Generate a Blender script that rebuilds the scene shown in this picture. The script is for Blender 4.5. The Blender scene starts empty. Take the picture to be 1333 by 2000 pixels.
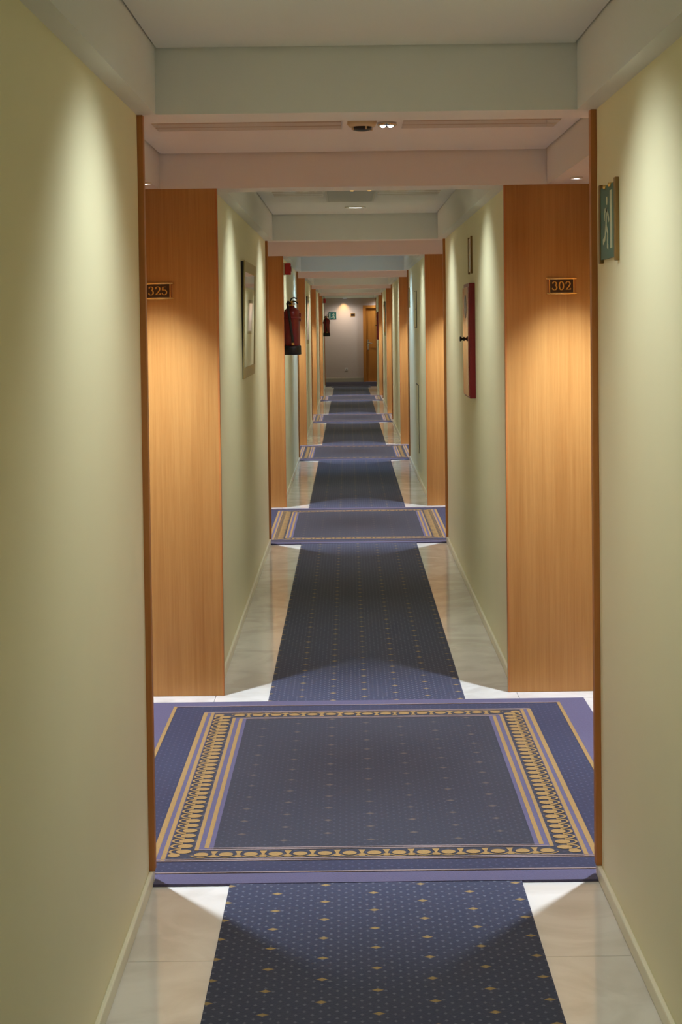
import bpy, math, random
from mathutils import Matrix, Vector
random.seed(3)
C = bpy.context.scene.collection
SC = bpy.context.scene

# ------------------------------------------------------------------ camera
cam_d = bpy.data.cameras.new('camera')
cam = bpy.data.objects.new('camera', cam_d); C.objects.link(cam)
cam_d.sensor_fit = 'VERTICAL'; cam_d.sensor_height = 36.0; cam_d.sensor_width = 24.0
cam_d.lens = 3200.0 / 2000.0 * 36.0
cam_d.clip_start = 0.05; cam_d.clip_end = 200
PITCH, ROLL = 0.03277450, 0.01254583
cam.location = (-0.0600834, 0.0, 1.608030)
M = Matrix.Rotation(math.pi/2 - PITCH, 4, 'X') @ Matrix.Rotation(-ROLL, 4, 'Z')
cam.rotation_euler = M.to_euler()
cam_d.shift_x = -14.592 / 2000.0
cam_d.shift_y = -266.246 / 2000.0
SC.camera = cam

# ------------------------------------------------------------------ world, exposure
w = bpy.data.worlds.new('world'); SC.world = w; w.use_nodes = True
w.node_tree.nodes['Background'].inputs[0].default_value = (0.9, 0.9, 1.0, 1)
w.node_tree.nodes['Background'].inputs[1].default_value = 0.05
SC.view_settings.view_transform = 'Standard'
SC.view_settings.look = 'None'
SC.view_settings.gamma = 1.0
SC.view_settings.use_curve_mapping = False
SC.view_settings.exposure = 0.0
SC.cycles.max_bounces = 14
SC.cycles.diffuse_bounces = 8
SC.cycles.glossy_bounces = 6
SC.cycles.sample_clamp_indirect = 4.0
SC.cycles.blur_glossy = 0.6

# light levels (W) and colours of the corridor's own lamps
BAY_W, ALC_W = 54.0, 310.0
MID_W = 54.0
WARM = (0.92, 1.02, 1.0)
NEUTRAL = (0.80, 0.93, 1.14)
COOL = (0.50, 0.82, 1.25)
AMBER = (1.0, 0.55, 0.18)

# ------------------------------------------------------------------ layout
A1, PITCH_L, ALEN, NB = 4.650, 7.188, 2.40, 6
HW = 0.65                    # half width of the corridor
AW = 1.12                    # half width of a door alcove
ZB, ZF, ZT = 2.200, 2.186, 2.385   # near beam, far beam, ceiling
ZA = 2.335                   # ceiling of the alcoves
END = 43.70
def A(k): return A1 + PITCH_L*(k-1)      # near edge of alcove k = 1..6
def B(k): return A(k) + ALEN             # far edge, where section k begins

# ------------------------------------------------------------------ helpers
class MB:
    def __init__(s): s.v=[]; s.f=[]; s.m=[]; s.mats=[]; s.cur=0; s.sm=[]; s.smooth=False
    def mat(s, m):
        if m not in s.mats: s.mats.append(m)
        s.cur = s.mats.index(m); return s
    def add(s, vs, fs, smooth=None):
        o=len(s.v); s.v += [tuple(x) for x in vs]
        for f in fs:
            s.f.append([i+o for i in f]); s.m.append(s.cur); s.sm.append(s.smooth if smooth is None else smooth)
        return s
    def box(s, x0,x1,y0,y1,z0,z1):
        return s.add([(x0,y0,z0),(x1,y0,z0),(x1,y1,z0),(x0,y1,z0),(x0,y0,z1),(x1,y0,z1),(x1,y1,z1),(x0,y1,z1)],
                     [(0,3,2,1),(4,5,6,7),(0,1,5,4),(1,2,6,5),(2,3,7,6),(3,0,4,7)])
    def lathe(s, prof, c=(0,0,0), axis='z', n=24):
        """prof: (radius, height) list; closed ends where the radius is 0"""
        vs=[]; fs=[]
        for r,h in prof:
            for i in range(n):
                a=2*math.pi*i/n; p=(r*math.cos(a), r*math.sin(a), h)
                if axis=='y': p=(p[0],p[2],-p[1])
                if axis=='x': p=(p[2],p[1],-p[0])
                vs.append((p[0]+c[0],p[1]+c[1],p[2]+c[2]))
        for j in range(len(prof)-1):
            for i in range(n):
                k=(i+1)%n
                fs.append((j*n+i, j*n+k, (j+1)*n+k, (j+1)*n+i))
        fs.append(tuple(reversed(range(n)))); fs.append(tuple(range((len(prof)-1)*n, len(prof)*n)))
        return s.add(vs, fs, True)
    def tube(s, pts, r, n=10):
        vs=[]; fs=[]; P=[Vector(p) for p in pts]
        up=Vector((0.13,0.31,0.94))
        for j,p in enumerate(P):
            t=(P[min(j+1,len(P)-1)]-P[max(j-1,0)]).normalized()
            u=t.cross(up).normalized(); q=u.cross(t).normalized()
            for i in range(n):
                a=2*math.pi*i/n; vs.append(p+u*(r*math.cos(a))+q*(r*math.sin(a)))
        for j in range(len(P)-1):
            for i in range(n):
                k=(i+1)%n; fs.append((j*n+i, j*n+k, (j+1)*n+k, (j+1)*n+i))
        fs.append(tuple(reversed(range(n)))); fs.append(tuple(range((len(P)-1)*n,len(P)*n)))
        return s.add(vs, fs, True)
    def prism_y(s, poly, y0, y1):
        """poly in (x,z), extruded along y"""
        n=len(poly)
        vs=[(x,y0,z) for x,z in poly]+[(x,y1,z) for x,z in poly]
        fs=[tuple(range(n)), tuple(range(2*n-1,n-1,-1))]
        for i in range(n):
            k=(i+1)%n; fs.append((i,i+n,k+n,k))
        return s.add(vs, fs)
    def stroke_y(s, pts, width, y0, y1):
        """ribbon of varying half width in the x,z plane, extruded along y"""
        L=[];R=[]
        for i,(x,z) in enumerate(pts):
            a=pts[max(i-1,0)]; b=pts[min(i+1,len(pts)-1)]
            dx,dz=b[0]-a[0],b[1]-a[1]; d=math.hypot(dx,dz) or 1
            dx/=d; dz/=d; h=width(dx,dz) if callable(width) else width
            L.append((x-dz*h,z+dx*h)); R.append((x+dz*h,z-dx*h))
        for i in range(len(pts)-1):
            s.prism_y([R[i],R[i+1],L[i+1],L[i]], y0, y1)
        return s
    def build(s, name, m=None, parent=None, loc=None, bevel=0.0):
        me=bpy.data.meshes.new(name); me.from_pydata(s.v,[],s.f)
        mats = s.mats if s.mats else [m]
        for q in mats: me.materials.append(q)
        me.polygons.foreach_set('material_index', s.m if s.mats else [0]*len(s.f))
        me.polygons.foreach_set('use_smooth', s.sm)
        me.update(); me.validate()
        o=bpy.data.objects.new(name, me); C.objects.link(o)
        if parent: o.parent=parent
        if loc: o.location=loc
        if bevel:
            b=o.modifiers.new('bevel','BEVEL'); b.width=bevel; b.segments=2; b.limit_method='ANGLE'
        return o

def tag(o, label, cat, group=None):
    o['label']=label; o['category']=cat
    if group: o['group']=group
    return o
def thing(name, label, cat, loc, rz=0, group=None, rx=0):
    o=bpy.data.objects.new(name,None); C.objects.link(o); o.empty_display_size=.05
    o.location=loc; o.rotation_euler=(rx,0,rz)
    return tag(o,label,cat,group)
def struct(o): o['kind']='structure'; return o
def copy_tree(o, loc, rz, label, group=None, rx=None):
    def rec(src, par):
        c=src.copy(); C.objects.link(c)
        if par: c.parent=par
        for ch in src.children: rec(ch, c)
        return c
    c=rec(o,None); c.location=loc; c.rotation_euler=(o.rotation_euler[0] if rx is None else rx,0,rz)
    c['label']=label
    if group: c['group']=group
    elif 'group' in c: del c['group']
    return c
LEFT, RIGHT, FACE = math.pi/2, -math.pi/2, 0.0   # facing of wall-hung things

# ------------------------------------------------------------------ materials
def lin(r,g,b):
    f=lambda c:(c/12.92 if c<=.04045 else ((c+.055)/1.055)**2.4)
    return (f(r/255),f(g/255),f(b/255),1)
def new_mat(name):
    m=bpy.data.materials.new(name); m.use_nodes=True
    return m, m.node_tree, m.node_tree.nodes['Principled BSDF']
def plain(name, col, rough=.5, metal=0, coat=0, noise=0.0, scale=8.0, bump=0.0, spec=.5):
    m,t,b=new_mat(name); b.inputs['Roughness'].default_value=rough; b.inputs['Metallic'].default_value=metal
    b.inputs['Coat Weight'].default_value=coat; b.inputs['Coat Roughness'].default_value=.05
    b.inputs['Specular IOR Level'].default_value=spec
    b.inputs['Base Color'].default_value=col
    if noise or bump:
        tc=t.nodes.new('ShaderNodeTexCoord'); n=t.nodes.new('ShaderNodeTexNoise'); n.inputs['Scale'].default_value=scale
        n.inputs['Detail'].default_value=4
        t.links.new(tc.outputs['Object'],n.inputs['Vector'])
        if noise:
            mx=t.nodes.new('ShaderNodeMix'); mx.data_type='RGBA'
            mx.inputs['A'].default_value=tuple(c*(1-noise) for c in col[:3])+(1,)
            mx.inputs['B'].default_value=tuple(min(1,c*(1+noise)) for c in col[:3])+(1,)
            t.links.new(n.outputs['Fac'],mx.inputs['Factor']); t.links.new(mx.outputs['Result'],b.inputs['Base Color'])
        if bump:
            bp=t.nodes.new('ShaderNodeBump'); bp.inputs['Strength'].default_value=bump; bp.inputs['Distance'].default_value=.002
            t.links.new(n.outputs['Fac'],bp.inputs['Height']); t.links.new(bp.outputs['Normal'],b.inputs['Normal'])
    return m
def emit(name, col, strength):
    m,t,b=new_mat(name); b.inputs['Base Color'].default_value=(.8,.8,.8,1)
    b.inputs['Emission Color'].default_value=col; b.inputs['Emission Strength'].default_value=strength
    return m
def wood_mat(name, c1, c2, rough=.38):
    m,t,b=new_mat(name); b.inputs['Roughness'].default_value=rough
    tc=t.nodes.new('ShaderNodeTexCoord'); mp=t.nodes.new('ShaderNodeMapping')
    mp.inputs['Scale'].default_value=(110,110,2.2)
    n=t.nodes.new('ShaderNodeTexNoise'); n.inputs['Scale'].default_value=1.0; n.inputs['Detail'].default_value=5; n.inputs['Roughness'].default_value=.7
    mp2=t.nodes.new('ShaderNodeMapping'); mp2.inputs['Scale'].default_value=(9,9,.35)
    n2=t.nodes.new('ShaderNodeTexNoise'); n2.inputs['Scale'].default_value=1.0; n2.inputs['Detail'].default_value=3
    t.links.new(tc.outputs['Object'],mp.inputs['Vector']); t.links.new(mp.outputs['Vector'],n.inputs['Vector'])
    t.links.new(tc.outputs['Object'],mp2.inputs['Vector']); t.links.new(mp2.outputs['Vector'],n2.inputs['Vector'])
    add=t.nodes.new('ShaderNodeMath'); add.operation='MULTIPLY_ADD'; add.inputs[1].default_value=.55
    sc=t.nodes.new('ShaderNodeMath'); sc.operation='MULTIPLY'; sc.inputs[1].default_value=.45
    t.links.new(n2.outputs['Fac'],sc.inputs[0]); t.links.new(n.outputs['Fac'],add.inputs[0]); t.links.new(sc.outputs[0],add.inputs[2])
    r=t.nodes.new('ShaderNodeValToRGB'); r.color_ramp.elements[0].position=.32; r.color_ramp.elements[0].color=c1
    r.color_ramp.elements[1].position=.66; r.color_ramp.elements[1].color=c2
    t.links.new(add.outputs[0],r.inputs['Fac']); t.links.new(r.outputs['Color'],b.inputs['Base Color'])
    return m
def carpet_mat(name, base, dot, gold, diamonds=True, dotted=True, ox=-.008, oy=0.0, wear=.18):
    m,t,b=new_mat(name); b.inputs['Roughness'].default_value=.95; b.inputs['Specular IOR Level'].default_value=.12
    b.inputs['Sheen Weight'].default_value=.12; b.inputs['Sheen Roughness'].default_value=.6
    N=t.nodes; Lk=t.links
    tc=N.new('ShaderNodeTexCoord'); sx=N.new('ShaderNodeSeparateXYZ'); Lk.new(tc.outputs['Object'],sx.inputs[0])
    def op(k,a,b_=None):
        n=N.new('ShaderNodeMath'); n.operation=k
        for i,q in enumerate((a,b_)):
            if q is None: continue
            if isinstance(q,(int,float)): n.inputs[i].default_value=q
            else: Lk.new(q,n.inputs[i])
        return n.outputs[0]
    def lattice(px,py,ax,ay,soft):
        u=op('DIVIDE',op('SUBTRACT',sx.outputs['X'],ox),px); ci=op('ROUND',u); fu=op('SUBTRACT',u,ci)
        st=op('MULTIPLY',op('ABSOLUTE',op('MODULO',ci,2.0)),.5)
        v=op('ADD',op('DIVIDE',op('SUBTRACT',sx.outputs['Y'],oy),py),st); fv=op('SUBTRACT',v,op('ROUND',v))
        d=op('ADD',op('DIVIDE',op('ABSOLUTE',op('MULTIPLY',fu,px)),ax),op('DIVIDE',op('ABSOLUTE',op('MULTIPLY',fv,py)),ay))
        mr=N.new('ShaderNodeMapRange'); mr.inputs['From Min'].default_value=1+soft; mr.inputs['From Max'].default_value=1-soft
        Lk.new(d,mr.inputs['Value']); return mr.outputs['Result']
    nz=N.new('ShaderNodeTexNoise'); nz.inputs['Scale'].default_value=220; nz.inputs['Detail'].default_value=2
    nw=N.new('ShaderNodeTexNoise'); nw.inputs['Scale'].default_value=1.6; nw.inputs['Detail'].default_value=2
    Lk.new(tc.outputs['Object'],nz.inputs['Vector']); Lk.new(tc.outputs['Object'],nw.inputs['Vector'])
    def mix(f,a,c):
        x=N.new('ShaderNodeMix'); x.data_type='RGBA'
        for k,q in (('Factor',f),('A',a),('B',c)):
            if isinstance(q,(tuple,float,int)): x.inputs[k].default_value=q
            else: Lk.new(q,x.inputs[k])
        return x.outputs['Result']
    sh=lambda c,k: tuple(q*k for q in c[:3])+(1,)
    col=mix(nw.outputs['Fac'],sh(base,1-wear),sh(base,1+wear))
    if dotted: col=mix(op('MULTIPLY',lattice(.0193,.0386,.0048,.0062,.25),.62),col,dot)
    if diamonds: col=mix(op('MULTIPLY',lattice(.135,.134,.0145,.0095,.2),.8),col,gold)
    grain=op('ADD',op('MULTIPLY',nz.outputs['Fac'],.5),.75)
    mul=N.new('ShaderNodeMix'); mul.data_type='RGBA'; mul.blend_type='MULTIPLY'; mul.inputs['Factor'].default_value=1.0
    cb=N.new('ShaderNodeCombineColor')
    for k in range(3): Lk.new(grain,cb.inputs[k])
    Lk.new(col,mul.inputs['A']); Lk.new(cb.outputs[0],mul.inputs['B'])
    Lk.new(mul.outputs['Result'],b.inputs['Base Color'])
    bp=N.new('ShaderNodeBump'); bp.inputs['Strength'].default_value=.5; bp.inputs['Distance'].default_value=.0015
    Lk.new(nz.outputs['Fac'],bp.inputs['Height']); Lk.new(bp.outputs['Normal'],b.inputs['Normal'])
    return m
def marble_mat():
    m,t,b=new_mat('polished_marble'); N=t.nodes; Lk=t.links
    b.inputs['Roughness'].default_value=.09; b.inputs['IOR'].default_value=1.5
    tc=N.new('ShaderNodeTexCoord'); n=N.new('ShaderNodeTexNoise'); n.inputs['Scale'].default_value=3.2; n.inputs['Detail'].default_value=8; n.inputs['Distortion'].default_value=1.6
    Lk.new(tc.outputs['Object'],n.inputs['Vector'])
    r=N.new('ShaderNodeValToRGB'); e=r.color_ramp.elements
    e[0].position=.38; e[0].color=lin(196,190,178); e[1].position=.6; e[1].color=lin(212,207,196)
    Lk.new(n.outputs['Fac'],r.inputs['Fac']); Lk.new(r.outputs['Color'],b.inputs['Base Color'])
    n2=N.new('ShaderNodeTexNoise'); n2.inputs['Scale'].default_value=2.0
    Lk.new(tc.outputs['Object'],n2.inputs['Vector'])
    mr=N.new('ShaderNodeMapRange'); mr.inputs['To Min'].default_value=.06; mr.inputs['To Max'].default_value=.14
    Lk.new(n2.outputs['Fac'],mr.inputs['Value']); Lk.new(mr.outputs['Result'],b.inputs['Roughness'])
    return m

PAINT   = plain('cream_wall_paint', lin(230,224,190), .55, noise=.03, scale=3, bump=.08)
CEIL    = plain('white_ceiling_paint', lin(222,222,224), .6, noise=.02, scale=4)
DARKGAP = plain('dark_joint', lin(25,22,20), .9)
BASE    = plain('cream_skirting', lin(222,216,190), .3, noise=.04, scale=12)
MARBLE  = marble_mat()
GROUT   = plain('grout', lin(150,145,130), .8)
WOOD    = wood_mat('orange_veneer', lin(151,101,47), lin(177,130,70))
WOODE   = wood_mat('veneer_edge', lin(150,92,42), lin(180,116,58), .45)
WOODD   = wood_mat('door_veneer', lin(178,112,40), lin(206,142,62), .4)
BARWOOD = wood_mat('sign_bar_wood', lin(116,86,38), lin(140,106,52), .5)
BRASS   = plain('polished_brass', lin(236,196,116), .22, .8)
BRASSD  = plain('worn_brass', lin(226,180,88), .35, .55, noise=.1, scale=60)
PLATE   = plain('dark_bronze_plate', lin(74,58,48), .35, .6, noise=.12, scale=90)
STEEL   = plain('brushed_steel', lin(205,200,190), .22, 1.0)
GLOSS   = plain('gloss_white_lacquer', lin(176,166,154), .05, coat=1.0)
GRILLE  = plain('grey_grille', lin(198,196,188), .35)
ALARMR  = plain('bright_red_plastic', lin(176,24,34), .4)
RED     = plain('red_enamel', lin(120,16,20), .35, coat=.15)
REDD    = plain('dark_red_enamel', lin(122,14,26), .35)
BLACK   = plain('black_rubber', lin(16,15,15), .5)
BLACKM  = plain('black_paint', lin(22,20,24), .45)
BEIGE   = plain('beige_plastic', lin(196,180,148), .45)
WHITEP  = plain('white_plastic', lin(225,222,214), .4)
GREEN   = plain('dark_green_acrylic', lin(34,98,92), .45)
PICTO   = plain('pale_pictogram', lin(196,206,180), .3)
CREAMS  = plain('cream_sign_face', lin(200,192,150), .25, coat=.4)
BROWNS  = plain('brown_sign_face', lin(120,98,58), .3, coat=.3)
FRAMEM  = plain('beige_gold_frame', lin(176,160,112), .5, 0, noise=.06, scale=25)
MIRROR  = plain('mirror_glass', lin(228,230,224), .02, 1.0)
REDGL   = plain('red_glazed_door', lin(150,60,48), .07, coat=1.0)
STICK   = plain('grey_blue_sticker', lin(90,90,104), .3)
LENSW   = emit('lit_lens_warm', (1,.95,.82,1), 5.0)
LENSN   = emit('lit_lens_white', (.92,.95,1,1), 9.0)
LENSA   = emit('lit_lens_amber', (1,.42,.06,1), 2.6)
DOT = lin(92,96,118); GOLD = lin(136,106,58); PURP = lin(76,70,92)
RUNNER  = carpet_mat('runner_weave', lin(46,49,68), lin(96,100,112), lin(150,122,66), oy=.078)
FIELD   = carpet_mat('rug_field_weave', lin(36,37,46), lin(60,61,70), lin(86,74,62), oy=5.08-4.634+.067)
BAND    = carpet_mat('rug_band_weave', lin(35,37,58), lin(66,68,88), GOLD, diamonds=False)
PURPLE  = carpet_mat('rug_purple_weave', PURP, DOT, GOLD, diamonds=False, dotted=False, wear=.06)
GOLDW   = carpet_mat('rug_gold_weave', GOLD, DOT, GOLD, diamonds=False, dotted=False, wear=.05)
MUTED   = carpet_mat('rug_muted_gold_weave', lin(124,106,100), DOT, GOLD, diamonds=False, dotted=False, wear=.05)

# ------------------------------------------------------------------ lamps
def spot(name, loc, power, col, angle=150, blend=1.0, radius=.03, aim=None):
    l=bpy.data.lights.new(name,'SPOT'); l.energy=power; l.color=col; l.spot_size=math.radians(angle)
    l.spot_blend=blend; l.shadow_soft_size=radius
    o=bpy.data.objects.new(name,l); C.objects.link(o); o.location=loc
    if aim: o.rotation_euler=(Vector(aim)-Vector(loc)).to_track_quat('-Z','Y').to_euler()
    return o
def downlight_proto(name, lens, r=.062):
    t=thing(name,'','lamp',(0,0,-50))
    MB().lathe([(r,0),(r,-.006),(r*.86,-.008),(r*.80,.0)],n=28).build('trim_ring',WHITEP,t)
    MB().lathe([(r*.80,-.002),(r*.55,-.0055),(.001,-.007)],n=28).build('lens',lens,t)
    return t

# ------------------------------------------------------------------ floor
def build_floor():
    fl=struct(MB().box(-1.5,1.5,-3.2,END+.3,-.14,-.020).build('floor',GROUT))
    def slab(x0,x1,y0,y1):
        g=.0009
        return MB().box(x0+g,x1-g,y0+g,y1-g,-.020,0)
    step=.566; base=4.086
    ks=range(-13,15)
    for row in ((-HW,0),(0,HW)):
        for k in ks:
            y0=base+k*step; y1=y0+step
            slab(row[0],row[1],y0,y1).build('marble_slab',MARBLE,fl)
    yend=base+15*step
    for s in (-1,1):
        for k in range(1,6):
            y0=base+k*step; y1=y0+step
            slab(min(s*HW,s*1.3),max(s*HW,s*1.3),y0,y1).build('marble_slab',MARBLE,fl)
    # beyond the slabs that can be told apart: long strips, one mesh
    m=MB()
    y=yend
    while y<END+.2:
        y1=min(y+step,END+.2)
        for row in ((-1.3,-HW),(-HW,0),(0,HW),(HW,1.3)):
            m.box(row[0]+.0009,row[1]-.0009,y+.0009,y1-.0009,-.020,0)
        y=y1
    for s in (-1,1):
        m.box(min(s*HW,s*1.3),max(s*HW,s*1.3),-3.0,base+step,-.020,0)
        m.box(min(s*HW,s*1.3),max(s*HW,s*1.3),base+6*step,yend,-.020,0)
    o=m.build('marble_slab_rows',MARBLE,fl); o['kind']='stuff'
build_floor()

# ------------------------------------------------------------------ walls, beams, ceilings
def sections():
    out=[(0,-3.0,A(1))]
    for k in range(1,NB): out.append((k,B(k),A(k+1)))
    return out
trim_i=[0]
def trim_name():
    trim_i[0]+=1; return 'trim_%d'%trim_i[0]
for k,y0,y1 in sections():
    ys=y0+(.01 if k else 0); ye=y1
    for s,n in ((-1,'left'),(1,'right')):
        xa,xb=sorted((s*HW,s*1.36))
        struct(MB().box(xa,xb,ys,ye-.001,0,ZB).build('wall_'+n,PAINT))
        xa,xb=sorted((s*(HW-.013),s*HW))
        struct(MB().box(xa,xb,ys+.012,ye-.004,0,.042).build('baseboard_'+n,BASE,bevel=.004))
    # ceiling tray of the section with its lowered side strips
    yb=y0+(.2 if k else 0)
    m=MB().mat(CEIL).box(-.590,.590,yb,y1-.012,ZT,ZT+.05)
    for s in (-1,1):
        xa,xb=sorted((s*.596,s*1.36)); m.box(xa,xb,yb,y1-.001,ZB,2.47)
    m.mat(DARKGAP).box(-.62,.62,yb-.05,y1+.02,ZT+.05,ZT+.09)
    struct(m.build('ceiling'))
struct(MB().box(-1.36,1.36,-3.2,-3.0,0,2.5).build('wall_back',PAINT))

for k in range(1,NB+1):
    a=A(k); b=B(k) if k<NB else END
    # near beam
    struct(MB().box(-1.36,1.36,a,a+.2,ZB,2.47).build('ceiling_beam',CEIL))
    # near wall ends: board with its edge just showing past the wall
    for s in (-1,1):
        xa,xb=sorted((s*.633,s*AW)); struct(MB().box(xa,xb,a,a+.035,.040,ZB).build(trim_name(),WOODE,bevel=.002))
        xa,xb=sorted((s*(HW-.013),s*AW)); struct(MB().box(xa,xb,a,a+.03,0,.040).build(trim_name(),BASE))
    if k<NB:
        struct(MB().box(-1.36,1.36,b-.02,b+.2,ZF+.014,2.47).box(-.65,.65,b-.02,b+.2,ZF,ZF+.014)
               .box(-1.36,-.65,b-.02,b+.009,ZF,ZF+.014).box(.65,1.36,b-.02,b+.009,ZF,ZF+.014).build('ceiling_beam',CEIL))
        for s,n in ((-1,'left'),(1,'right')):
            xa,xb=sorted((s*AW,s*1.36)); wl=struct(MB().box(xa,xb,a,b,0,ZB).build('wall_'+n,PAINT))
            xa,xb=sorted((s*AW,s*(AW-.02)))
            for ya in (a+.22,b-1.08):
                MB().box(xa,xb,ya,ya+.86,.004,2.06).build('door_leaf',WOODD,wl,bevel=.002)
            # veneered panel facing down the corridor, its edge strip proud of the wall corner
            xa,xb=sorted((s*.622,s*AW)); wp=struct(MB().box(xa,xb,b-.018,b+.009,.001,ZF).build('wall_panel_'+n,WOOD))
            xa,xb=sorted((s*.614,s*.622)); MB().box(xa,xb,b-.020,b+.012,.001,ZF).build('edge_strip',WOODE,wp,bevel=.001)
        m=MB().mat(CEIL)
        m.box(-.852,.792,a+.2,b-.034,ZA,ZA+.05)
        m.box(-1.36,-.86,a+.2,b-.021,ZF,2.47).box(.80,1.36,a+.2,b-.021,ZF,2.47)
        m.mat(DARKGAP).box(-.88,.82,a+.18,b-.02,ZA+.05,ZA+.09)
        struct(m.build('ceiling'))
# end lobby
for s,n in ((-1,'left'),(1,'right')):
    xa,xb=sorted((s*1.32,s*1.46)); struct(MB().box(xa,xb,A(6)+.0,END,0,2.3).build('wall_'+n,PAINT))
struct(MB().box(-1.46,1.46,END,END+.15,0,2.5).build('wall_end',plain('pale_end_wall_paint',lin(206,196,184),.55,noise=.02,scale=3)))
struct(MB().box(-1.46,1.46,A(6)+.2,END,2.285,2.35).build('ceiling',CEIL))
struct(MB().box(-1.32,.335,END-.014,END,0,.115).build('baseboard_end',plain('grey_skirting',lin(178,178,158),.35),bevel=.003))

# ------------------------------------------------------------------ door in the end wall
def end_door():
    d=struct(MB().box(.345,.425,END-.075,END,0,2.045).box(1.13,1.21,END-.075,END,0,2.045).box(.425,1.13,END-.075,END,1.965,2.045).build('door_1',WOODD,bevel=.003))
    leaf=MB().box(.428,1.127,END-.028,END-.001,.012,1.962).build('door_leaf',WOODD,d)
    MB().box(.40,1.155,END-.10,END-.0,0,.014).build('threshold',plain('pale_threshold',lin(190,165,150),.4),d)
    h=MB().box(.448,.498,END-.036,END-.028,.85,1.13).build('handle_plate',STEEL,d,bevel=.004)
    MB().tube([(.473,END-.034,1.04),(.473,END-.075,1.04),(.485,END-.083,1.04),(.59,END-.083,1.035)],.011).build('lever',STEEL,h)
    MB().lathe([(.012,-.006),(.012,.006)],(.473,END-.036,.93),'y',16).build('lock_cylinder',BRASS,h)
end_door()

# ------------------------------------------------------------------ runners and rugs
RB0, RB1, RW = -.016, 2.234, .918      # rug front and back relative to the alcove edge
ordn=['first','second','third','fourth','fifth','sixth']
def runner(y0,y1,label):
    m=MB().box(-.418,.418,0,y1-y0,.0005,.0065)
    o=m.build('runner_carpet',RUNNER,loc=(0,y0,0)); tag(o,label,'carpet','navy corridor runners'); return o
runner(-2.9,A(1)+RB0-.002,'dark navy runner with gold flecks in the foreground, ending at the nearest rug')
lab=['between the nearest and the second rug','between the second and the third rug','between the third and the fourth rug','between the fourth and the fifth rug']
for k in range(1,NB-1): runner(A(k)+RB1+.002,A(k+1)+RB0-.002,'dark navy corridor runner lying '+lab[k-1])
runner(A(5)+RB1+.002,40.14,'dark navy runner between the fifth rug and the carpet by the end wall, farthest runner')

def rug_parts(detail):
    L=RB1-RB0; T=.008; e=.0007
    base=MB().box(-RW,RW,0,L,.0005,T)
    def flat(m,x0,x1,y0,y1,lv): m.box(x0,x1,y0,y1,T-.001,T+e*lv)
    band=MB(); flat(band,-.80,.80,.09,L-.09,1)
    field=MB(); flat(field,-.66,.66,.205,L-.205,2)     # navy ground of the border and the field
    bord=MB().mat(PURPLE)
    for s in (-1,1):                                    # bluish gaps between the gold lines
        xa,xb=sorted((s*.655,s*.625)); flat(bord,xa,xb,.20,L-.20,3)
        xa,xb=sorted((s*.547,s*.49)); flat(bord,xa,xb,.30,L-.30,3)
    bord.mat(GOLDW)
    for s in (-1,1):
        for x0,x1 in ((.806,.792),(.671,.654),(.640,.627)):
            xa,xb=sorted((s*x0,s*x1)); q=.085 if x0>.7 else .20; flat(bord,xa,xb,q,L-q,4)
        for x0,x1,q in ((.546,.534,.290),(.518,.504,.310)):
            xa,xb=sorted((s*x0,s*x1)); flat(bord,xa,xb,q,L-q,4)
    bord.mat(MUTED)
    for f in (0,1):
        Y=lambda y:(L-y if f else y)
        for ya,yb,hx in ((.085,.093,.80),(.190,.199,.668),(.205,.212,.668),(.292,.299,.535),(.306,.313,.51)):
            y0,y1=sorted((Y(ya),Y(yb))); flat(bord,-hx,hx,y0,y1,4)
    bord.mat(GOLDW)
    def ell(cx,cy,a,b,n,lv):
        p=[(cx+a*math.cos(2*math.pi*i/n),cy+b*math.sin(2*math.pi*i/n)) for i in range(n)]
        bord.add([(x,y,T+e*lv) for x,y in p],[tuple(range(n))])
    def ring(cx,cy,a,b,w_,a0,a1,n,lv):
        vs=[];fs=[]
        for i in range(n+1):
            t=a0+(a1-a0)*i/n; c,s_=math.cos(t),math.sin(t)
            vs += [(cx+a*c,cy+b*s_,T+e*lv),(cx+(a-w_)*c,cy+(b-w_)*s_,T+e*lv)]
        for i in range(n): fs.append((2*i,2*i+2,2*i+3,2*i+1))
        # faces must look up
        bord.add(vs,[f if a1<a0 else tuple(reversed(f)) for f in fs])
    n=16 if detail else 8
    for f in (0,1):
        cy=.250 if not f else L-.250
        for k in range(-7,8):
            cx=.0745*k
            if abs(cx)>.53: continue
            ell(cx,cy,.0215,.0185,n,4)
            if detail:
                sgn=-1 if not f else 1
                ring(cx,cy,.0355,.032,.005,sgn*math.pi*.08,sgn*math.pi*.92,10,4)
                bx=cx+.0372
                if abs(bx)<.52:
                    bord.add([(bx-.011,cy-sgn*.030,T+e*4),(bx+.011,cy-sgn*.030,T+e*4),(bx+.0035,cy,T+e*4),(bx+.011,cy+sgn*.028,T+e*4),(bx-.011,cy+sgn*.028,T+e*4),(bx-.0035,cy,T+e*4)],
                             [(0,1,2,3,4,5) if sgn<0 else (5,4,3,2,1,0)])
    cnt=int((L-.56)/.0512); y0=L/2-cnt*.0512/2
    for s in (-1,1):
        for i in range(cnt+1):
            cy=y0+i*.0512; cx=s*.578
            ell(cx,cy,.0235,.0185,n,4)
            if detail:
                a0,a1=(math.pi*.5,-math.pi*.5) if s>0 else (math.pi*1.5,math.pi*.5)
                ring(s*.588,cy,.036,.0255,.0075,a0,a1,10,4)
        for q in (.245,L-.245): ell(s*.604,q,.019,.016,n,4)
    return base,band,field,bord
rug_proto={}
rug_lab=['nearest blue and purple rug with gold oval border in front of doors 325 and 302','second rug from the camera, blue with gold border stripes at both sides',
 'third rug from the camera, small and blue with gold side stripes','fourth blue rug with pale gold stripes far down the corridor','fifth small blue rug, last striped one before the end wall']
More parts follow.
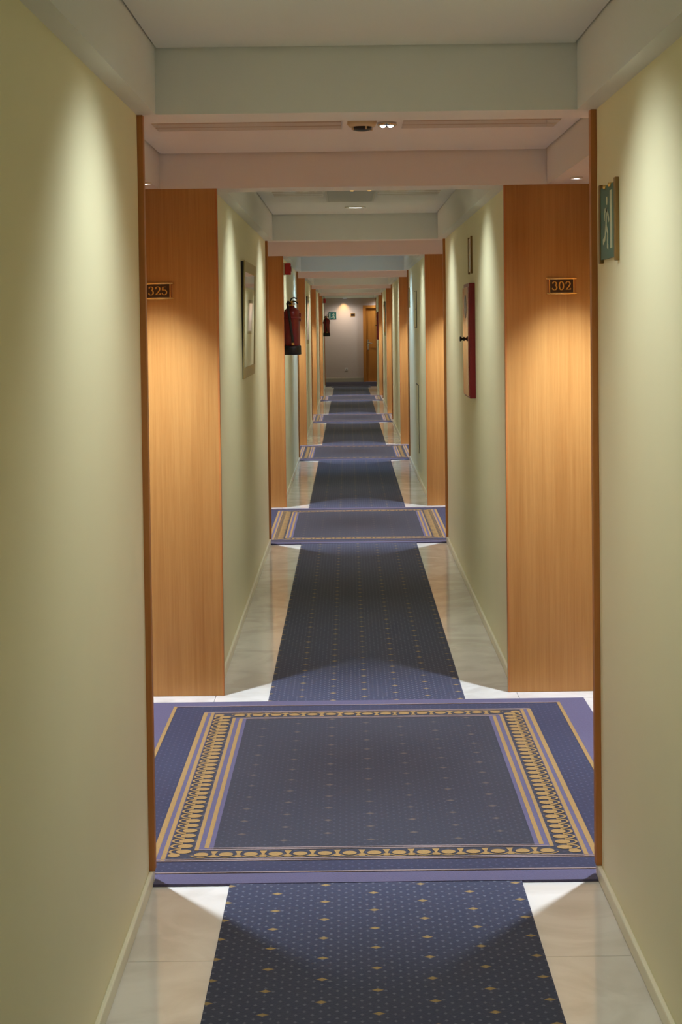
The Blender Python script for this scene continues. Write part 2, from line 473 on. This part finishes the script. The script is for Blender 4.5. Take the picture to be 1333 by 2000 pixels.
for k in range(1,NB):
    det=k<=2
    r=thing('rug',rug_lab[k-1],'rug',(0,A(k)+RB0,0),0,'alcove rugs')
    if det not in rug_proto:
        b_,n_,f_,o_=rug_parts(det)
        rug_proto[det]=(b_.build('rug_base',PURPLE,r),n_.build('dotted_band',BAND,r),f_.build('dotted_field',FIELD,r),o_.build('gold_border',None,r))
    else:
        for q in rug_proto[det]:
            c=q.copy(); C.objects.link(c); c.parent=r
ec=MB().mat(PURPLE).box(-.48,.48,0,.85,.0005,.008).box(-1.25,1.25,.85,END-.02-40.145,.0005,.008)
ec.mat(BAND).box(-.44,.44,.12,.80,.007,.009).box(-1.1,1.1,.95,END-.2-40.145,.007,.009)
tag(ec.build('end_carpet',None,loc=(0,40.145,0)),'purple blue carpet in front of the pale end wall','carpet')

# ------------------------------------------------------------------ ceiling fittings
bay_light=downlight_proto('ceiling_downlight',LENSW,.072)
alc_light=downlight_proto('alcove_downlight',LENSN,.028)
first={'b':True,'a':True}
def put_light(proto,key,loc,label,group):
    if first[key]:
        first[key]=False; proto.location=loc; proto['label']=label; proto['group']=group; return proto
    return copy_tree(proto,loc,0,label,group)
HIDB='round white ceiling downlight hidden behind a beam of the corridor'
HIDA='small round white downlight hidden in an alcove side soffit'
for k,y0,y1 in sections():
    spots_=[(y0+1.25),(y1-.72)] if k else [-1.5,1.2,A(1)-.85]
    for i,y in enumerate(spots_):
        vis=(k==1 and i==1)
        put_light(bay_light,'b',(0,y,ZT),'bright oval ceiling downlight in the second corridor section, above the second rug' if vis else HIDB,None if vis else 'downlights hidden behind beams')
        col=WARM; p=BAY_W
        if k==2 and i==1: col=COOL; p=BAY_W*1.5
        for s in (-1,1): spot('bay_spot',(s*.02,y,ZT-.02),p,col,96,1.0,.06,aim=(s*.80,y,ZT-1.46))   # twin-lamp washer: one lamp to each wall
for k in range(1,NB):
    for s in (-1,1):
        for i,y in enumerate((A(k)+.38,B(k)-.35)):
            vis=(k==1 and i==1)
            put_light(alc_light,'a',(s*.88,y,ZF),('small glinting downlight in the right soffit beside the nearest wood trim' if s>0 else 'tiny bright downlight in the left soffit, just inside the nearest left trim') if vis else HIDA,None if vis else 'downlights hidden in alcove soffits')
            spot('alcove_spot',(s*.88,y,ZF-.02),ALC_W,NEUTRAL,70,1.0,.022)

def slat_panel(y0,n,pitch,wd,x0,x1,z,label):
    t=thing('ceiling_slat_panel',label,'ceiling panel',((x0+x1)/2,y0,z))
    hx=(x1-x0)/2
    for i in range(n):
        MB().box(-hx,hx,i*pitch,i*pitch+wd,-.006,.0).build('slat',GLOSS,t,bevel=.001)
    return t
def air_grille(yc,ln,z,label):
    t=thing('air_grille',label,'air vent',(-.035,yc,z))
    f=MB().box(-.15,-.138,-ln/2,ln/2,-.012,0).box(.138,.15,-ln/2,ln/2,-.012,0).box(-.138,.138,-ln/2,-ln/2+.012,-.012,0).box(-.138,.138,ln/2-.012,ln/2,-.012,0)
    f.build('frame',GRILLE,t,bevel=.001)
    MB().box(-.138,.138,-ln/2+.012,ln/2-.012,-.002,0).build('dark_backing',plain('grille_backing',lin(150,146,136),.6),t)
    n=int(ln/.05)
    for i in range(n):
        y=-ln/2+.03+i*(ln-.06)/(n-1)
        MB().add([(-.137,y-.016,-.005),(.137,y-.016,-.005),(.137,y+.016,-.011),(-.137,y+.016,-.011),(-.137,y-.016,-.003),(.137,y-.016,-.003),(.137,y+.016,-.009),(-.137,y+.016,-.009)],
                 [(0,3,2,1),(4,5,6,7),(0,1,5,4),(1,2,6,5),(2,3,7,6),(3,0,4,7)]).build('louvre',GRILLE,t)
    return t
for k in (1,2):
    yc=(B(k)+A(k+1))/2; wh='second' if k==1 else 'third'
    for x0,x1,sd in ((-.50,-.20,'left'),(.13,.50,'right')):
        slat_panel(yc-.66,11,.12,.10,x0,x1,ZT,'gloss white slatted ceiling panel %s of the air grille in the %s corridor section'%(sd,wh))
    air_grille(yc+.58,.9,ZT,'grey louvred ceiling air grille in the %s corridor section'%wh)
yc=(A(1)+B(1))/2
for x0,x1,sd in ((-.76,-.075,'left'),(.15,.72,'right')):
    slat_panel(yc-.39,6,.12,.10,x0,x1,ZA,'gloss white slatted ceiling panel %s of the smoke detector in the nearest door alcove'%sd)

def detector(loc,label):
    t=thing('smoke_detector',label,'smoke detector',loc)
    MB().lathe([(.052,0),(.054,-.016),(.046,-.026)],n=28).build('base',BEIGE,t)
    MB().lathe([(.036,-.026),(.034,-.036),(.018,-.040)],n=24).build('sensing_head',BLACKM,t)
    for i in range(4):
        a=i*math.pi/2+.4; x,y=.0365*math.cos(a),.0365*math.sin(a)
        MB().box(x-.004,x+.004,y-.004,y+.004,-.037,-.024).build('vent_rib',BEIGE,t)
    return t
det=detector((0.0,5.93,ZA),'beige smoke detector with dark slotted head on the nearest alcove ceiling')
# chrome spotlight beside the detector
t=thing('chrome_spotlight','small bright chrome spotlight right of the smoke detector on the ceiling','lamp',(.092,6.02,ZA))
MB().lathe([(.036,0),(.036,-.010),(.030,-.013),(.026,-.004)],n=24).build('chrome_ring',STEEL,t)
for dx in (-.014,.013): MB().lathe([(.0115,-.004),(.011,-.013),(.005,-.018)],(dx,0,0),n=14).build('lens',LENSN,t)
spot('centre_spot',(.092,6.02,ZA-.03),MID_W,NEUTRAL,150,1,.02)
for k in range(2,NB):
    y=(A(k)+B(k))/2+.17
    copy_tree(t,(.092,y,ZA),0,'small chrome spotlight hidden on an alcove ceiling behind a beam','spotlights hidden behind beams')
    spot('centre_spot',(.092,y,ZA-.03),MID_W,NEUTRAL,150,1,.02)

def twin(loc,label):
    t=thing('emergency_light',label,'lamp',loc,0,'twin amber emergency lights')
    MB().lathe([(.001,0),(.001,-.001)],n=4)
    MB().box(-.137,.137,-.05,.05,-.014,0).build('body',GRILLE,t,bevel=.004)
    for x in (-.045,.055):
        MB().lathe([(.017,-.012),(.016,-.020),(.009,-.026),(.002,-.027)],(x,0,0),n=16).build('amber_lens',LENSA,t)
    return t
tw=None
twl=['grey emergency light with two glowing amber lenses under the second beam, nearest of them','amber lensed emergency light just below the third beam, in the bluish section',
     'small amber emergency light in the fourth corridor section','tiny amber emergency light in the fifth corridor section','farthest amber twin light, near the end wall ceiling']
for k in range(1,NB):
    yc=9.44 if k==1 else (B(k)+A(k+1))/2
    z=ZT
    if tw is None: tw=twin((.018,yc,z),twl[0])
    else: copy_tree(tw,(.018,yc,z),0,twl[k-1],'twin amber emergency lights')
# lamps of the end lobby
t=thing('ceiling_lamp','bright round white lamp on the ceiling in front of the end wall','lamp',(-.128,43.35,2.285))
MB().lathe([(.11,0),(.11,-.018),(.10,-.022)],n=28).build('housing',WHITEP,t)
MB().lathe([(.098,-.020),(.09,-.040),(.05,-.050),(.002,-.053)],n=28).build('diffuser',emit('cool_diffuser',(.80,.88,1,1),2.2),t)
spot('end_amber_spot',(-.165,43.52,2.20),9,AMBER,75,.9,.02,aim=(-.17,43.74,1.75))
spot('end_spot',(-.128,43.2,2.20),36,(1,.88,.82),165,1,.05)
t=thing('door_downlight','small white downlight on the ceiling right of the end door, mostly hidden','lamp',(.82,43.42,2.285))
MB().lathe([(.045,0),(.045,-.006),(.036,-.008)],n=20).build('trim_ring',WHITEP,t)
MB().lathe([(.036,-.004),(.02,-.007),(.002,-.008)],n=20).build('lens',LENSN,t)
spot('door_spot',(.82,43.42,2.265),26,(.95,.95,1),150,1,.03)

# ------------------------------------------------------------------ number plates
def arc(cx,cz,a,b,t0,t1,n=16):
    return [(cx+a*math.cos(math.radians(t0+(t1-t0)*i/n)), cz+b*math.sin(math.radians(t0+(t1-t0)*i/n))) for i in range(n+1)]
def bez(p0,p1,p2,n=10):
    return [((1-t)**2*p0[0]+2*t*(1-t)*p1[0]+t*t*p2[0],(1-t)**2*p0[1]+2*t*(1-t)*p1[1]+t*t*p2[1]) for t in [i/n for i in range(n+1)]]
DIG={'3':[arc(.27,.76,.22,.22,160,-70,18),arc(.27,.29,.27,.28,80,-160,22)],
     '0':[arc(.30,.50,.25,.49,0,360,30)],
     '2':[arc(.29,.73,.25,.25,165,-25,18)+bez((.51,.62),(.44,.38),(.06,.06),8),[(.03,.05),(.20,.06),(.40,.05),(.56,.06)],[(.56,.04),(.585,.20)]],
     '5':[[(.10,.95),(.30,.955),(.50,.95)],[(.12,.97),(.095,.75),(.075,.54)],arc(.27,.31,.28,.29,125,-155,22)]}
BALL={'3':[(.085,.80),(.045,.21)],'2':[(.07,.74)],'5':[(.045,.20)],'0':[]}
def digit(m,ch,x,z,h,y0,y1):
    sc=h
    wd=lambda dx,dz:(.026+.052*abs(dz))*sc
    for st in DIG[ch]: m.stroke_y([(x+px*sc,z+pz*sc) for px,pz in st],wd,y0,y1)
    for bx,bz in BALL[ch]:
        n=12; m.prism_y([(x+(bx+.065*math.cos(2*math.pi*i/n))*sc, z+(bz+.065*math.sin(2*math.pi*i/n))*sc) for i in range(n)],y0,y1)
def number_plate(txt,loc,label):
    t=thing('number_plate',label,'door number',loc)      # local origin: bottom centre on the panel, facing -y
    W_,H_=.104,.058
    MB().prism_y([(-W_/2-.012,-.004),(W_/2+.012,-.004),(W_/2+.008,.004),(W_/2+.008,H_-.004),(W_/2+.012,H_+.004),(-W_/2-.012,H_+.004),(-W_/2-.008,H_-.004),(-W_/2-.008,.004)],-.003,0).build('back_plate',WOODE,t)
    MB().box(-W_/2,W_/2,-.006,-.003,0,H_).build('dark_plate',PLATE,t)
    for z0,z1,ov in ((-.008,.002,.014),(H_-.002,H_+.008,.014)):
        MB().lathe([(.0028,-W_/2-ov),(.0044,-W_/2-ov*.6),(.0044,W_/2+ov*.6),(.0028,W_/2+ov)],(0,-.006,(z0+z1)/2),'x',12).build('brass_rail',BRASS,t)
    for x in (-W_/2,W_/2): MB().box(x-.0025,x+.0025,-.0085,-.003,.001,H_-.001).build('brass_stile',BRASS,t,bevel=.0008)
    for i,ch in enumerate(txt):
        m=MB(); h=.036; digit(m,ch,-.040+i*.0285,.0115,h,-.0082,-.0058); m.build('numeral',BRASSD,t)
    return t
yp=B(1)-.018
number_plate('325',(-.872,yp,1.722),'brass framed dark plate with the number 325 on the left wood panel')
number_plate('302',(.858,yp,1.722),'brass framed dark plate with the number 302 on the right wood panel')

# ------------------------------------------------------------------ wall signs with side bars
def man(m,s,y0,y1,cx,cz):
    """running figure, s = height scale"""
    q=lambda pts:[(cx+x*s,cz+z*s) for x,z in pts]
    n=12; m.prism_y(q([(.10+.075*math.cos(2*math.pi*i/n),.86+.075*math.sin(2*math.pi*i/n)) for i in range(n)]),y0,y1)
    m.prism_y(q([(-.06,.42),(.06,.38),(.14,.70),(.02,.76)]),y0,y1)
    for pts,wd in (([(.06,.70),(.22,.62),(.30,.50)],.04),([(.06,.72),(-.12,.70),(-.20,.54)],.04),
                   ([(.02,.42),(.18,.30),(.14,.06),(.22,.05)],.05),([(-.02,.42),(-.12,.22),(-.34,.16)],.05)):
        m.stroke_y(q(pts),wd*s,y0,y1)
def barred_sign(loc,rz,label,kind,w=.225,h=.205,rail_top=True):
    t=thing('wall_sign',label,'sign',loc,rz)             # origin: bottom centre on the wall
    for x in (-w/2,w/2): MB().box(x-.012,x+.012,-.011,0,-.006,h+.006).build('side_bar',BARWOOD,t,bevel=.002)
    face={'green':GREEN,'cream':CREAMS,'brown':BROWNS}[kind]
    MB().box(-w/2+.012,w/2-.012,-.008,-.003,.004,h-.004).build('face',face,t,bevel=.001)
    if kind=='green':
        m=MB(); m.box(.045,.078,-.0090,-.0078,.030,h-.022)        # open doorway
        man(m,.155,-.0090,-.0078,-.022,.026)
        m.build('pictogram',PICTO,t)
        for x in (-.035,.05): MB().lathe([(.006,0),(.007,-.008),(.003,-.012)],(x,-.008,h-.002),'z',12).build('brass_stud',BRASS,t)
    return t
barred_sign((HW,4.415,1.766),RIGHT,'dark green exit sign with pale running figure between wooden bars on the right wall','green',.265,.205)
barred_sign((HW,9.39,1.88),RIGHT,'thin cream sign between two dark bars above the red hydrant cabinet','cream',.19,.20)
barred_sign((-HW,14.68,1.77),LEFT,'brownish sign with wooden bars on the left wall above the nearer fire extinguisher','brown',.25,.20)
barred_sign((HW,18.78,1.77),RIGHT,'dark barred sign on the right wall just before the third rug','brown',.30,.215)

t=thing('exit_sign','square dark green exit sign with pale running figure on the end wall','sign',(-.466,END,1.690))
MB().box(-.102,.102,-.016,0,0,.185).build('sign_board',GREEN,t,bevel=.002)
m=MB(); man(m,.16,-.0175,-.0155,.02,.012); m.box(-.085,-.06,-.0175,-.0155,.02,.165); m.build('pictogram',PICTO,t)
t=thing('room_plate','small dark brass edged plate on the end wall left of the door','sign',(.076,END,1.755))
MB().box(-.060,.060,-.010,0,0,.082).build('brass_frame',BRASSD,t,bevel=.002)
MB().box(-.052,.052,-.0125,-.009,.010,.072).build('dark_plate',PLATE,t)
t=thing('wall_socket','white wall socket low on the end wall','socket',(-.113,END,.31))
MB().box(-.04,.04,-.009,0,0,.08).build('cover_plate',WHITEP,t,bevel=.003)
MB().lathe([(.020,-.0005),(.021,.0008)],(0,-.0095,.04),'y',18).build('socket_well',GRILLE,t)

# ------------------------------------------------------------------ mirrors
def mirror(loc,rz,label,w,h,lean):
    t=thing('wall_mirror',label,'mirror',loc,rz,None,lean)   # origin: bottom centre, leaning out at the top
    fw=.062; d0,d1=-.007,-.001
    fr=MB()
    fr.prism_y([(-w/2,0),(w/2,0),(w/2-fw,fw),(-w/2+fw,fw)],d0,d1).build('bottom_rail',FRAMEM,t,bevel=.003)
    MB().prism_y([(-w/2,h),(-w/2+fw,h-fw),(w/2-fw,h-fw),(w/2,h)],d0,d1).build('top_rail',FRAMEM,t,bevel=.003)
    MB().prism_y([(-w/2,0),(-w/2+fw,fw),(-w/2+fw,h-fw),(-w/2,h)],d0,d1).build('side_stile',FRAMEM,t,bevel=.003)
    MB().prism_y([(w/2,0),(w/2,h),(w/2-fw,h-fw),(w/2-fw,fw)],d0,d1).build('side_stile',FRAMEM,t,bevel=.003)
    MB().box(-w/2+fw-.004,w/2-fw+.004,-.004,-.0015,fw-.004,h-fw+.004).build('glass',MIRROR,t)
    hh=h-.006; g=math.tan(lean)*hh
    MB().add([(-w/2+.002,-.001,.004),(w/2-.002,-.001,.004),(w/2-.002,0,.004),(-w/2+.002,0,.004),
              (-w/2+.002,-.001,hh),(w/2-.002,-.001,hh),(w/2-.002,g,hh),(-w/2+.002,g,hh)],
             [(0,3,2,1),(4,5,6,7),(0,1,5,4),(1,2,6,5),(2,3,7,6),(3,0,4,7)]).build('gap_shade_wedge',BLACKM,t)  # black wedge filling the gap behind the leaning frame, stands in for its shade
    return t
mirror((-HW,9.66,1.295),LEFT,'large mirror in a beige frame leaning out from the left wall, nearest mirror',1.10,.665,.022)
mirror((-HW,23.9,1.295),LEFT,'second left mirror in beige frame, beyond the third rug',1.10,.69,.022)
mirror((HW,31.2,1.34),RIGHT,'framed mirror far along the right wall between the fourth and fifth rugs',1.10,.65,.022)

# ------------------------------------------------------------------ fire hydrant cabinets
def hydrant(loc,label):
    t=thing('hydrant_cabinet',label,'fire cabinet',loc,RIGHT)
    W_,H_=.40,.645
    MB().box(-W_/2,W_/2,-.034,0,0,H_).build('cabinet_body',REDD,t,bevel=.003)
    d=MB().box(-W_/2+.004,W_/2-.004,-.041,-.0345,.012,H_-.022).build('door_panel',REDGL,t,bevel=.001)
    MB().lathe([(.014,-.024),(.014,-.017),(.006,-.011),(.006,-.007),(.012,-.003),(.012,0)],(-.12,-.041,.33),'y',16).build('knob',BLACKM,d)
    n=20
    MB().prism_y([(.01+.078*math.cos(2*math.pi*i/n),.515+.066*math.sin(2*math.pi*i/n)) for i in range(n)],-.0422,-.0405).build('emblem',STICK,d)
    MB().box(-.012,.020,-.0428,-.0418,.468,.505).build('emblem_mark',WHITEP,d)
    return t
hy=hydrant((HW,9.33,1.172),'red hydrant cabinet with glazed front and dark knob on the right wall, nearer one')
copy_tree(hy,(HW,38.1,1.19),RIGHT,'tiny far red hydrant cabinet on the right wall close to the end door')

# flush service hatches on the right wall of the third section
def hatch(loc,w,h,label):
    t=thing('service_hatch',label,'hatch',loc,RIGHT)
    MB().box(-w/2,w/2,-.004,0,0,h).build('frame',BLACKM,t)
    MB().box(-w/2+.006,w/2-.006,-.010,-.004,.006,h-.006).build('hatch_door',PAINT,t,bevel=.001)
    MB().lathe([(.008,-.002),(.008,.002)],(w/2-.04,-.011,h/2),'y',12).build('lock',STEEL,t)
hatch((HW,17.05,1.54),.5,.38,'upper cream service hatch with dark edge on the right wall of the third section')
hatch((HW,16.80,.27),.5,.69,'lower taller cream service hatch with dark edge on the right wall of the third section')

# ------------------------------------------------------------------ fire extinguishers and alarms
def extinguisher(loc,label):
    t=thing('fire_extinguisher',label,'fire extinguisher',loc)     # origin: centre of the base
    r=.0725
    MB().lathe([(r,.01),(r,.358),(r*.975,.380),(r*.89,.398),(r*.70,.411),(.030,.418),(.022,.436)],n=36).build('cylinder',RED,t)
    MB().lathe([(.070,0),(.080,.003),(.080,.078),(.074,.082)],n=36).build('base_ring',BLACK,t)
    v=MB().lathe([(.020,.43),(.024,.436),(.024,.458),(.018,.463),(.018,.476)],n=18).build('valve',BRASSD,t)
    MB().lathe([(.014,-.010),(.014,.004)],(.018,-.026,.452),'y',16).build('pressure_gauge',WHITEP,v)
    MB().tube([(-.004,0,.470),(.02,-.01,.478),(.04,-.025,.470),(.056,-.035,.455)],.006,8).build('lower_lever',BLACKM,t)
    MB().tube([(-.012,0,.474),(-.002,-.004,.500),(.022,-.015,.508),(.046,-.03,.498)],.006,8).build('upper_lever',BLACKM,t)
    hp=[(-.012,-.018,.455),(-.030,-.045,.470),(-.036,-.066,.455),(-.030,-.080,.42),(-.022,-.0835,.36),(-.012,-.084,.28),(-.002,-.084,.20),(.006,-.084,.13),(.009,-.084,.105)]
    h=MB().tube(hp,.0115,10).build('hose',BLACK,t)
    MB().tube([(.009,-.084,.108),(.010,-.085,.086)],.0125,10).build('brass_nozzle',BRASSD,h)
    MB().tube([(.009,-.082,.13),(.009,-.070,.13)],.006,8).build('hose_clip',BLACKM,h)
    MB().box(-.085,-.045,-.012,.012,.30,.345).lathe([(r+.0005,.318),(r+.0035,.320),(r+.0035,.338),(r+.0005,.340)],n=36).build('wall_bracket',REDD,t)
    MB().box(.060,.083,-.028,-.004,.336,.372).box(.066,.081,-.024,-.008,.296,.322).build('side_valve',RED,t,bevel=.004)
    return t
ex=extinguisher((-.558,14.60,1.322),'large red fire extinguisher with black hose and black base on the left wall')
copy_tree(ex,(-.560,38.5,1.275),0,'small far red fire extinguisher beside the end wall exit sign')

def alarm(loc,label):
    t=thing('fire_alarm',label,'fire alarm',loc,LEFT)
    MB().box(-.058,.058,-.022,0,0,.108).build('back_plate',BEIGE,t,bevel=.003)
    MB().box(-.050,.050,-.075,-.022,.002,.106).build('red_cover',ALARMR,t,bevel=.006)
    MB().lathe([(.026,-.003),(.024,.002)],(0,-.077,.054),'y',18).build('sounder_disc',REDD,t)
    return t
al=alarm((-HW,15.0,2.044),'red box fire alarm high on the left wall above the nearer extinguisher')
copy_tree(al,(-HW,38.5,2.055),LEFT,'tiny far red fire alarm above the far extinguisher')
